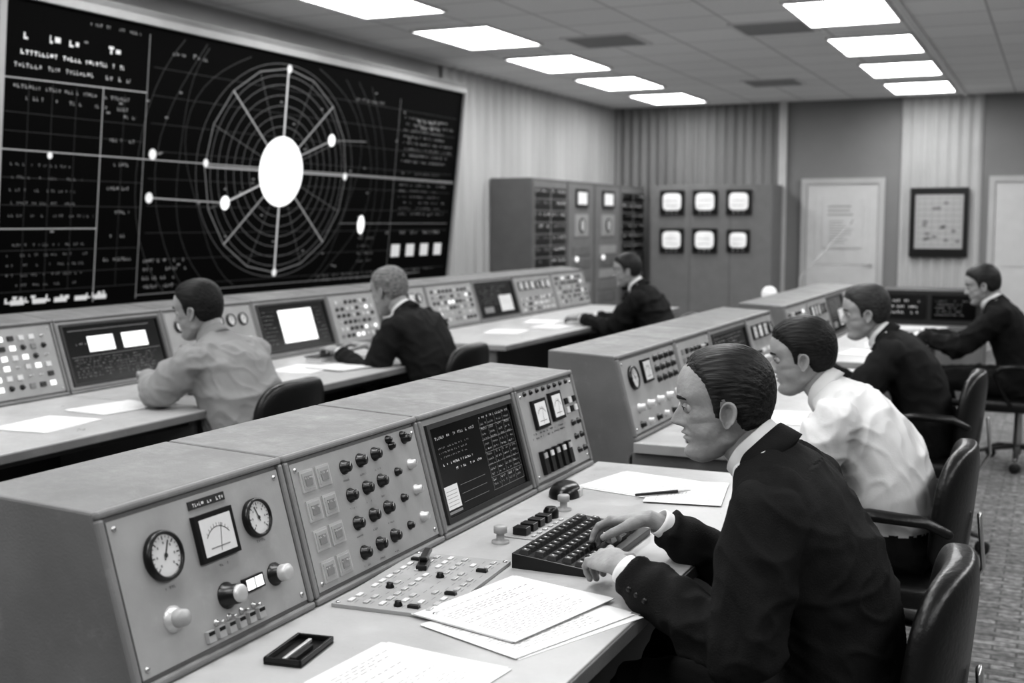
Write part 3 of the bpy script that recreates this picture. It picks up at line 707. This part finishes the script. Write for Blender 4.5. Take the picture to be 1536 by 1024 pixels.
# ------------------------------------------------------------------ people
def tmpmesh(mb):
    me=bpy.data.meshes.new('t'); me.from_pydata([tuple(v) for v in mb.v],[],mb.f)
    bm=bmesh.new(); bm.from_mesh(me); bmesh.ops.recalc_face_normals(bm,faces=bm.faces); bm.to_mesh(me); bm.free(); return me
def remesh(mb,voxel,it=6,fac=.5):
    me=tmpmesh(mb); o=bpy.data.objects.new('t',me); COL.objects.link(o)
    r=o.modifiers.new('r','REMESH'); r.mode='VOXEL'; r.voxel_size=voxel; r.use_smooth_shade=True
    s=o.modifiers.new('s','SMOOTH'); s.factor=fac; s.iterations=it
    bpy.context.view_layer.update(); dg=bpy.context.evaluated_depsgraph_get()
    out=bpy.data.meshes.new_from_object(o.evaluated_get(dg))
    bpy.data.objects.remove(o); bpy.data.meshes.remove(me); return out
def g_(a,b,s): return math.exp(-((a-b)/s)**2)
def head_grid(NA,NZ):
    zt=[0,.006,.015,.03,.045,.06,.08,.10,.12,.135,.15]
    xf=[.058,.074,.0810,.0825,.0800,.0820,.0835,.0835,.083,.0885,.0900]
    xb=[.038,.018,.0,-.025,-.048,-.068,-.085,-.094,-.100,-.102,-.102]
    wt=[.013,.027,.036,.0465,.0535,.0585,.0640,.0675,.0705,.072,.0735]
    xc=[.050,.045,.038,.022,.006,.0,-.006,-.01,-.012,-.012,-.012]
    rows=[]
    for j in range(NZ+1):
        t=j/NZ; z=.229*(.72*t+.28*(.5-.5*math.cos(math.pi*t)))
        if z<=.15: f=np.interp(z,zt,xf);b=np.interp(z,zt,xb);w=np.interp(z,zt,wt);c=np.interp(z,zt,xc)
        else:
            q=min(1,(z-.15)/.079); k=max(.02,math.sqrt(max(0,1-q**2.15))); c=-.012
            f=c+(.0900-c)*k**.95; b=c+(-.102-c)*k; w=.0735*k
        rows.append([z,f,b,w,c])
    R=np.array(rows)
    for _ in range(3):
        S=R.copy(); S[1:-1,1:]=(R[:-2,1:]+2*R[1:-1,1:]+R[2:,1:])/4; S[0]=R[0];S[-1]=R[-1]; R=S
    V=np.zeros((NZ+1,NA,3))
    for j in range(NZ+1):
        z,f,b,w,c=R[j]
        low=max(0,min(1,(.10-z)/.05))
        for i in range(NA):
            u=i/NA; p=2*math.pi*(u-.055*math.sin(2*math.pi*u)/1.0)
            cp=math.cos(p);sp_=math.sin(p); e=.93+.05*low
            cx=math.copysign(abs(cp)**e,cp);sy=math.copysign(abs(sp_)**e,sp_)
            x=c+(f-c)*cx if cp>0 else c+(c-b)*cx
            y=w*sy; F=max(0,cp)
            y*=1-.12*low*F*F
            ay=abs(y)
            nz=np.interp(z,[.0740,.0775,.0815,.0855,.0905,.100,.110,.119,.128],[0,.007,.0195,.0255,.0250,.0195,.0130,.0070,.001]); sg=np.interp(z,[.075,.085,.092,.10,.125],[.0155,.0150,.0115,.0090,.0078])
            dx=nz*math.exp(-abs(y/sg)**2.4)*F
            dx-=.0105*g_(ay,.031,.0150)*g_(z,.118,.011)*F
            dx-=.0020*g_(y,0,.02)*g_(z,.122,.007)*F
            dx+=.0045*g_(ay,.024,.022)*g_(z,.137,.007)*F
            zl=z+.0025*(ay/.02)**2*0+ (0.08*max(0,ay-.008))   # mouth corners turn slightly down
            dx+=.0066*g_(y,0,.018)*(.85*g_(zl,.0525,.0050)+1.1*g_(zl,.0645,.0042))*F
            dx-=.0046*g_(y,0,.019)*g_(zl,.0588,.0020)*F
            dx+=.0050*g_(y,0,.02)*g_(z,.022,.011)*F
            dx-=.0040*g_(y,0,.025)*g_(z,.040,.006)*F
            dx-=.0022*g_(ay,.026+.15*(.075-z),.006)*g_(z,.073,.010)*F
            dx-=.0015*g_(ay,.030,.016)*g_(z,.1035,.0025)*F
            dx-=.0008*(g_(z,.158,.0012)+g_(z,.167,.0012))*g_(y,0,.03)*F
            dy=.0034*g_(x,.048,.024)*g_(z,.100,.014)-.0058*g_(x,.043,.022)*g_(z,.066,.018)
            dy+=.0045*g_(x,-.005,.018)*g_(z,.042,.012)
            dy-=.003*g_(x,.055,.02)*g_(z,.145,.014)
            V[j,i]=(x+dx,y+math.copysign(dy,y) if ay>.01 else y,z)
    return V
HEADS={}
def build_head(mb,hb,M,NA,NZ,skin,hair,recede=0.,thick=.010):
    if (NA,NZ) not in HEADS: HEADS[(NA,NZ)]=head_grid(NA,NZ)
    V=HEADS[(NA,NZ)]
    vs=[tuple(V[j,i]) for j in range(NZ+1) for i in range(NA)]; fs=[]
    for j in range(NZ):
        for i in range(NA): k=(i+1)%NA; fs.append((j*NA+i,j*NA+k,(j+1)*NA+k,(j+1)*NA+i))
    fs.append(tuple(range(NA-1,-1,-1))); fs.append(tuple(range(NZ*NA,NZ*NA+NA)))
    mb.add(vs,fs,skin,True,M)
    for s in (-1,1):
        ec=Vector((.0665,.031*s,.1180)); er=.0120
        superell(mb,M,ec,(er,er,er),'eye',1.0,20,12)
        superell(mb,M,ec+Vector((er*.80,0,-.0008)),(.0034,.0060,.0060),'ink',1.0,14,8)
        for sg_,(lo) in ((1,.20),(-1,-.34)):
            nu,nv=18,6; lv=[];lf=[]
            for a in range(nu+1):
                th=-1.25+2.5*a/nu; op=max(0,math.cos(th/1.25*math.pi/2))**.8
                e0=lo*op
                for b_ in range(nv+1):
                    ph=e0+(sg_*1.25-e0)*b_/nv; r=er*(1.13+.05*math.exp(-b_*.9))*(1-.05*(abs(th)/1.25)**2)
                    lv.append(ec+Vector((r*math.cos(ph)*math.cos(th),r*math.cos(ph)*math.sin(th),r*math.sin(ph))))
            for a in range(nu):
                for b_ in range(nv): q=a*(nv+1)+b_; lf.append((q,q+1,q+nv+2,q+nv+1))
            mb.add(lv,lf,skin,True,M)
        lp=[ec+Vector((er*1.19*math.cos(th)*math.cos(.2*math.cos(th/1.25*math.pi/2)),er*1.19*math.sin(th),er*1.17*math.sin(.2*math.cos(th/1.25*math.pi/2)))) for th in (-1.1,-.6,0,.6,1.1)]
        tube(mb,lp,[.0006,.0012,.0013,.0012,.0006],(0,0,1),'ink',6,M=M)
        tube(mb,[(.0865,.012*s,.1365),(.0885,.026*s,.1405),(.0820,.040*s,.1405),(.071,.050*s,.1365)],[(.0015,.003),(.0020,.0042),(.0020,.0036),(.001,.002)],(1,0,0),hair,8,M=M)
        NE=36;rr=(1.,.94,.85,.74,.62,.48,.25);ev=[];ef=[]
        for k,r in enumerate(rr):
            h={0:.0,1:.0065,2:.0080,3:.0040,4:.0045,5:-.001,6:-.004}[k]
            for i in range(NE):
                a=2*math.pi*i/NE; ez=math.sin(a); ex=math.cos(a)
                wx=.0170*(1+.20*ez) ; hz_=.0290
                if ez<-.5: wx*=.80
                x=-ex*wx*r; z=ez*hz_*r+(.003 if r<.6 else 0)
                x2=x*math.cos(.2)-z*math.sin(.2)*1.0; z2=x*math.sin(.2)+z*math.cos(.2)
                out=h+.006+ (.009*max(0,-x/.018))
                if k in(3,4) and ex<-.2: out-=.003
                ev.append((-.010+x2,s*(.0655+out),.101+z2))
        for k in range(len(rr)-1):
            for i in range(NE): j=(i+1)%NE; ef.append((k*NE+i,k*NE+j,(k+1)*NE+j,(k+1)*NE+i))
        ef.append(tuple(range((len(rr)-1)*NE,len(rr)*NE)))
        bi=len(ev)
        for i in range(NE): x,y,z=ev[i]; ev.append((x*.75-.003,s*.060,.101+(z-.101)*.8))
        for i in range(NE): j=(i+1)%NE; ef.append((i,j,bi+j,bi+i))
        mb.add(ev,ef,skin,True,M)
    hx=[-.12,-.095,-.06,-.035,-.026,-.018,-.006,.003,.006,.016,.021,.032,.045,.060,.078,.11]
    hzv=[.048,.048,.056,.070,.086,.112,.132,.130,.098,.098,.135,.156+recede*.8,.168+recede,.182+recede,.190+recede,.21+recede]
    hv=[];mk=[]
    for j in range(NZ+1):
        for i in range(NA):
            x,y,z=V[j,i]
            line=np.interp(x,hx,hzv)
            ang=math.atan2(y,z-.08)
            mm=z-line+.0045*noise.noise(Vector((x*120,ang*20,z*60)))
            mk.append(mm)
            t=max(0,min(1,mm/.030)); t=t*t*(3-2*t)
            c=Vector((-.012,0,.13)); d=(Vector((x,y,z))-c).normalized()
            rid=math.sin(ang*110+4*noise.noise(Vector((x*18,ang*5,0))))*.0005+noise.noise(Vector((x*12,ang*20,1)))*.0017
            topf=1+.5*max(0,(z-.17)/.06)
            th=(thick*topf+rid)*t+(.0012*min(1,mm/.004) if mm>0 else max(-.004,mm*.6))
            hv.append(Vector((x,y,z))+d*th)
    hf=[]
    for f in fs[:-2]:
        if any(mk[q]>0 for q in f): hf.append(f)
    hf.append(fs[-1])
    hb.add(hv,hf,hair,True,M)
def build_hand(M,mir,curl,voxel,spread=.06,thumb=.5,wp=None):
    h=MB()
    Y=lambda y:y*mir
    st=(-.03,0,0) if wp is None else wp
    tube(h,[st,(-.004,0,0),(.02,Y(.002),0),(.055,Y(.002),.001),(.082,Y(.0),.0)],[(.0245,.020),(.027,.0195),(.035,.0175),(.040,.0160),(.037,.0125)],(0,1,0),'skin',20)
    fg=[(.0290,.068,.0095,.06),(.0100,.076,.0097,.015),(-.0100,.071,.0093,-.03),(-.0280,.055,.0083,-.09)]
    for k,(y,L,r,sp) in enumerate(fg):
        a=0.; p=Vector((.070-.004*abs(k-1),Y(y*.85),.002)); pts=[p.copy()]; rad=[r*1.05]
        c=curl[k] if isinstance(curl,(list,tuple)) else curl
        q=Vector((.086-.005*abs(k-1),Y(y),.003)); pts.append(q.copy()); rad.append(r*1.10)
        for seg,(fr,bd) in enumerate(((.46,c*.75),(.29,c*1.15),(.25,c*.7))):
            a+=bd; d=Vector((math.cos(a),Y(math.sin(sp+ (spread*(1.5-k)*.3))*math.cos(a)),-math.sin(a))).normalized()
            q=q+d*L*fr*.55; pts.append(q.copy()); rad.append(r*(.90-.08*seg))
            q=q+d*L*fr*.45; pts.append(q.copy()); rad.append(r*(1.0-.10*seg))
        tube(h,pts,rad,(0,1,0),'skin',14)
        superell(h,I4,(.085-.005*abs(k-1),Y(y),.0080),(.010,.0085,.0065),'skin',1.0,12,8)
    tp=Vector((.012,Y(.022),-.004)); d1=Vector((.62,Y(.70),-.30)).normalized(); d2=Vector((.9,Y(.15+.3*thumb),-.35)).normalized(); d3=Vector((.95,Y(-.05+.2*thumb),-.35)).normalized()
    a=tp+d1*.036; b=a+d2*.032; c=b+d3*.024
    tube(h,[tp,(tp+a)/2,a,(a+b)/2,b,c],[.0160,.0145,.0120,.0108,.0108,.0085],(0,0,1),'skin',14)
    h.v=[M@v for v in h.v]
    return remesh(h,voxel,2,.45)
def add_mesh(me,name,parent,mats):
    me.transform(Matrix.Translation(-parent.location)); me.materials.clear()
    for k in mats: me.materials.append(MATS[k])
    for p in me.polygons: p.use_smooth=True
    me.update()
    o=bpy.data.objects.new(name,me); COL.objects.link(o); o.parent=parent; return o

def person(X0,Y0,h=math.pi,neck=(.19,1.0),head=(.24,1.01),hs=1.05,pitch=10,yaw=0,roll=0,
           wl=(.46,.23,.80),wr=(.47,-.16,.82),el=None,er=None,jacket='suit',hair='hair_dark',skin='skin',
           voxel=.011,NA=64,NZ=56,recede=0.,curl=.5,hl=None,hr=None,ctrl=(.0,.78),sw=1.0,vneck=True,thick=.010,seed=0,p0x=0.,folds=1.0):
    suit=jacket in('suit','suit2')
    e=empty('seated_man',(X0,Y0,0)); W=Matrix.Translation((X0,Y0,0))@Matrix.Rotation(h,4,'Z')
    P0=Vector((p0x,0,.50));P1=Vector((ctrl[0],0,ctrl[1]));P2=Vector((neck[0],0,neck[1]))
    B=lambda t:P0*(1-t)**2+P1*2*t*(1-t)+P2*t*t
    b=MB()
    if suit: prof=[(0,.178,.130),(.12,.180,.128),(.28,.170,.124),(.45,.178,.128),(.60,.192,.126),(.72,.205,.118),(.82,.210,.106),(.90,.190,.090),(.95,.134,.075),(1.0,.074,.064)]
    else: prof=[(0,.165,.120),(.10,.160,.112),(.18,.172,.124),(.30,.184,.132),(.45,.182,.130),(.60,.186,.122),(.72,.194,.114),(.82,.196,.100),(.90,.172,.084),(.95,.120,.072),(1.0,.070,.062)]
    tube(b,[B(t) for t,_,_ in prof],[(w*sw,d) for _,w,d in prof],(0,1,0),'J',32,sq=.88,flat=True)
    sh=B(.83)
    elb={}
    for s,wst,ee in ((1,wl,el),(-1,wr,er)):
        S=sh+Vector((.005,.175*s*sw,-.008)); Wp=Vector(wst); L1,L2=.285,.265
        if ee is None:
            d=Wp-S; D=d.length
            if D>(L1+L2)*.985: k=D/((L1+L2)*.985); L1*=k;L2*=k
            a=(L1*L1-L2*L2+D*D)/(2*D); hh=math.sqrt(max(0,L1*L1-a*a)); dn=d/D
            pole=Vector((-.25,.45*s,-1)); pole=(pole-dn*pole.dot(dn)).normalized(); E=S+dn*a+pole*hh
        else: E=Vector(ee)
        elb[s]=(S,E,Wp)
        def Q(t):
            return S.lerp(E,t*2) if t<.5 else E.lerp(Wp,(t-.5)*2)
        ts=[0,.12,.25,.38,.45,.5,.55,.62,.75,.88,1.0]
        pts=[]
        for t in ts:
            if .42<t<.58: q=(Q(t-.05)+Q(t+.05)+Q(t)*2)/4
            else: q=Q(t)
            pts.append(q)
        rd=[.078,.078,.075,.071,.068,.067,.066,.063,.058,.053,.047]
        if not suit: rd=[.076,.076,.074,.070,.067,.066,.065,.063,.058,.048,.038]
        sd=(Wp-E).cross(S-E); 
        tube(b,pts,rd,sd if sd.length>.001 else Vector((0,1,0)),'J',22,flat=True)
    for s in (1,-1):
        H=Vector((.03,.095*s,.515));K=Vector((.44,.13*s,.535));A=Vector((.40,.13*s,.10))
        tube(b,[H,H.lerp(K,.35),H.lerp(K,.75),K+Vector((0,0,-.005)),K.lerp(A,.12)+Vector((.015,0,0)),K.lerp(A,.4),K.lerp(A,.75),A],[.092,.088,.074,.067,.064,.060,.056,.060],(0,1,0),'T',20)
        tube(b,[A+Vector((-.03,0,-.045)),A+Vector((.03,0,-.045)),A+Vector((.11,0,-.06)),A+Vector((.18,0,-.068))],[(.036,.045),(.042,.048),(.044,.034),(.036,.022)],(0,1,0),'S',16)
    src=b; bvh=BVHTree.FromPolygons([tuple(v) for v in src.v],[tuple(f) for f in src.f])
    me=remesh(b,voxel,3,.5)
    me.update(); nrm=[v.normal.copy() for v in me.vertices]
    off=Vector((seed*3.1,seed*1.7,0)); AMP=(1.7 if suit else 1.5)*folds
    def rdg(x,y,z): return max(0,1-abs(noise.noise(Vector((x,y,z))))*3.2)
    for v in me.vertices:
        p=v.co+off
        q_=p+noise.noise_vector(p*3.0)*.08
        d=.004*noise.noise(q_*6.0)
        m1=max(0,noise.noise(p*2.6+Vector((9,2,4)))+.40)
        d+=.0095*m1*rdg(q_.x*6+q_.z*5,q_.y*4,q_.z*7-q_.x*5)**1.5
        d+=.0035*rdg(q_.x*13-q_.z*7,q_.y*9+q_.z*4,q_.z*13)**1.5
        for s in (1,-1):
            S,E,Wp=elb[s]; ax=(Wp-S).normalized(); fa=(Wp-E).normalized(); ua=(E-S).normalized()
            q=(v.co-E); dd=q.length
            if dd<.20:
                k=(1-dd/.20); ph=q.dot(ax)*78+3.5*noise.noise(p*7)+q.cross(ax).z*36
                d+=.0100*k*(math.sin(ph)-.5*math.sin(2*ph+1))*(.55+.45*noise.noise(p*6))
            q=(v.co-S); dd=q.length
            if dd<.24:
                k=(1-dd/.24); ph=q.dot(ua)*40+q.x*55+2.5*noise.noise(p*5)
                d+=.0050*k*math.sin(ph)
            q=v.co-Wp; dd=q.length
            if dd<.15: d+=.0035*(1-dd/.15)*math.sin(q.dot(fa)*95+3*noise.noise(p*8))*min(1,dd/.05)
        if v.co.z<.47 and v.co.x>.3: d*=.5
        kz=(v.co.z-(neck[1]-.06))/.05
        if kz>0 and v.co.x>neck[0]-.12 and abs(v.co.y)<.12: d*=max(.15,1-kz)
        v.co=v.co+nrm[v.index]*(d-.002)*AMP
    me.update()
    zb=neck[1]-.30
    names=[jacket,'trouser','shoe','cuffwhite','ink']
    mi=[]
    for p in me.polygons:
        c=p.center; loc,n,idx,dist=bvh.find_nearest(c); k={'J':0,'T':1,'S':2}[src.m[idx]]
        if k==0 and suit and vneck and abs(c.y)<.075 and p.normal.x>.15 and c.z>zb and c.x>neck[0]-.03:
            w=(c.z-zb)*.24
            if abs(c.y)<w: k=3
            if abs(c.y)<min(.022,w*.8): k=4
        if k==0 and not suit and c.z<.56: k=1
        mi.append(k)
    me.transform(W); 
    o=add_mesh(me,'clothed_body',e,names); me.polygons.foreach_set('material_index',mi); me.update()
    HM=W@Matrix.Translation((head[0],0,head[1]))@Matrix.Rotation(math.radians(yaw),4,'Z')@Matrix.Rotation(math.radians(roll),4,'X')@Matrix.Rotation(math.radians(pitch),4,'Y')@Matrix.Scale(hs,4)
    sk=MB(); hb=MB()
    build_head(sk,hb,HM,NA,NZ,skin,hair,recede,thick)
    ht=W.inverted()@(HM@Vector((-.040,0,.090))); hj=W.inverted()@(HM@Vector((-.034,0,.035)))
    n0=B(.95); 
    tube(sk,[n0,B(1.0)+Vector((.0,0,.0)),(B(1)+hj)/2,hj,ht],[(.052,.050),(.053,.054),(.052,.057),(.051,.058),(.047,.052)],(0,1,0),skin,28,M=W)
    sk.obj('head',e); hb.obj('hair',e)
    ax=((hj-B(.95)).normalized()+(P2-P1).normalized()*.5).normalized(); c0=B(1.0)
    co=MB()
    def ringstrip(mt,prf,gap,drp):
        side=Vector((0,1,0)); fw=side.cross(ax).normalized(); n=44; vs=[];fs=[]; K=len(prf)
        for i in range(n+1):
            a=math.pi*gap+(2*math.pi-2*math.pi*gap)*i/n
            cc=max(0,math.cos(a)); drop=-drp*cc*cc
            for (o_,r_) in prf: vs.append(c0+ax*(o_+drop)+fw*((r_+.004+.010*cc)*math.cos(a))+side*(r_*math.sin(a)))
        for i in range(n):
            for k in range(K): fs.append((i*K+k,i*K+(k+1)%K,(i+1)*K+(k+1)%K,(i+1)*K+k))
        fs.append(tuple(range(K))); fs.append(tuple(n*K+k for k in range(K-1,-1,-1))); co.add(vs,fs,mt,True,W)
    if suit:
        ringstrip('cuffwhite',[(-.008,.0575),(.030,.0565),(.034,.0580),(.032,.0605),(.010,.0622),(-.008,.0615)],.05,.018)
        ringstrip(jacket,[(-.040,.062),(.008,.0630),(.0140,.0665),(.0125,.0700),(-.012,.0790),(-.034,.0860)],.17,.06)
    else:
        ringstrip(jacket,[(-.012,.058),(.030,.0565),(.034,.0580),(.032,.0605),(.006,.0690),(-.012,.0730)],.05,.030)
    co.obj('collar',e)
    for s,nm in ((1,'left_hand'),(-1,'right_hand')):
        S,E,Wp=elb[s]; d=(Wp-E).normalized(); hd=(hl if s==1 else hr)
        cf=MB()
        r0=.0335 if suit else .0375; mt_='cuffwhite' if suit else jacket
        side_=Vector((0,0,1)); side_=(side_-d*side_.dot(d)).normalized(); bb=d.cross(side_); n=28
        vs=[];fs=[]
        prf=((-.03,r0),(.018,r0*1.02),(.0265,r0),(.0265,r0*.90),(-.01,r0*.88))
        for o_,r_ in prf:
            for i in range(n): a=2*math.pi*i/n; vs.append(Wp+d*o_+side_*(r_*.92*math.cos(a))+bb*(r_*1.06*math.sin(a)))
        for k in range(len(prf)-1):
            for i in range(n): j=(i+1)%n; fs.append((k*n+i,k*n+j,(k+1)*n+j,(k+1)*n+i))
        cf.add(vs,fs,mt_,True,W)
        if suit:
            for q in range(3):
                sgn=1 if bb.y*s>0 else -1
                c_=Wp-d*(.028+.020*q)+bb*(.0515*sgn)
                superell(cf,W,c_,(.006,.004,.006),'black',1.0,12,8)
        cf.obj('cuff',e)
        fw=Vector(hd[0]).normalized() if hd else Vector((d.x,d.y,d.z*.3-.05)).normalized()
        upv=Vector(hd[1]) if hd else Vector((0,.1*s,1)); upv=(upv-fw*upv.dot(fw)).normalized(); yy=upv.cross(fw)
        o_=Wp+d*.040+fw*.014
        HMl=Matrix(((fw.x,yy.x,upv.x,o_.x),(fw.y,yy.y,upv.y,o_.y),(fw.z,yy.z,upv.z,o_.z),(0,0,0,1)))
        wpt=HMl.inverted()@(Wp+d*.008)
        me=build_hand(W@HMl,-s,curl if not isinstance(curl,dict) else curl[s],.0024 if voxel<.008 else .0038,wp=wpt)
        add_mesh(me,nm,e,[skin])
    return e

# foreground operator (dark suit)
person(-.33,2.42,wl=(.41,.205,.805),el=(.165,.280,.70),wr=(.440,-.125,.822),voxel=.0060,NA=180,NZ=130,recede=.018,hair='hair_dark',p0x=.030,ctrl=(.015,.765),
       neck=(.213,1.035),head=(.275,1.012),hs=1.02,pitch=6,yaw=13,curl={1:[.50,.6,.65,.7],-1:[.45,.6,.7,.75]},thick=.005,sw=1.04,
       hl=((.68,-.70,-.10),(.15,.35,1)),hr=((.93,-.12,-.20),(0,-.2,1)),seed=1)
office_chair(-.375,2.42)
# white shirt operator
person(-.42,3.88,neck=(.24,.975),head=(.295,.955),pitch=10,yaw=6,jacket='shirt',hair='hair_black',wl=(.50,.16,.79),wr=(.50,-.16,.79),voxel=.0070,NA=110,NZ=80,seed=2,skin='skin2',sw=1.12,thick=.008)
office_chair(-.455,3.88,dz=-.03)
person(-.52,5.85,neck=(.22,.975),head=(.28,.955),hs=1.10,pitch=8,yaw=8,jacket='suit2',hair='hair_brown',wl=(.52,.15,.79),wr=(.52,-.15,.79),seed=3,skin='skin2',thick=.008,sw=1.08)
office_chair(-.53,5.85,dz=-.03)
person(-.19,8.02,neck=(.17,1.02),head=(.20,1.0),pitch=14,jacket='suit',hair='hair_dark',wl=(.58,.12,.79),wr=(.58,-.14,.79),seed=4,skin='skin2',thick=.008)
office_chair(-.18,8.02)
# left row
person(-3.06,4.10,neck=(.20,1.02),head=(.25,1.01),hs=1.08,pitch=10,yaw=10,jacket='shirtgrey',hair='hair_black',wl=(.47,.09,.84),wr=(.44,-.12,.81),el=(.27,.27,.80),voxel=.0070,NA=110,NZ=80,curl=.9,seed=5,skin='skin2',sw=1.20,thick=.007,recede=.006)
office_chair(-3.06,4.12,arms=False)
person(-3.03,5.72,neck=(.22,1.025),head=(.28,1.005),hs=1.14,pitch=14,yaw=-12,jacket='suit2',hair='hair_grey',wl=(.50,.18,.79),wr=(.50,-.16,.79),voxel=.009,recede=.01,seed=6,skin='skin2',sw=1.14,thick=.004)
office_chair(-3.05,5.74)
person(-2.62,8.45,neck=(.20,1.045),head=(.26,1.035),pitch=8,yaw=14,jacket='suit',hair='hair_dark',wl=(.57,.12,.79),wr=(.57,-.16,.79),seed=7,skin='skin2',thick=.007)
office_chair(-2.62,8.45)

# ------------------------------------------------------------------ world / camera
w=bpy.data.worlds.new('world'); scene.world=w; w.use_nodes=True
w.node_tree.nodes['Background'].inputs[0].default_value=(.5,.5,.5,1); w.node_tree.nodes['Background'].inputs[1].default_value=.05
cam=bpy.data.cameras.new('camera'); co=bpy.data.objects.new('camera',cam); COL.objects.link(co)
co.location=(0,0,1.5); co.rotation_euler=(math.radians(90-5.62),0,math.radians(24.4))
cam.sensor_width=36; cam.lens=1800/1536*36; cam.clip_start=.05; cam.clip_end=60
cam.dof.use_dof=True; cam.dof.focus_distance=2.7; cam.dof.aperture_fstop=3.6
scene.camera=co
scene.view_settings.view_transform='Standard'
scene.view_settings.look='None'
scene.view_settings.exposure=.50
scene.view_settings.gamma=.82
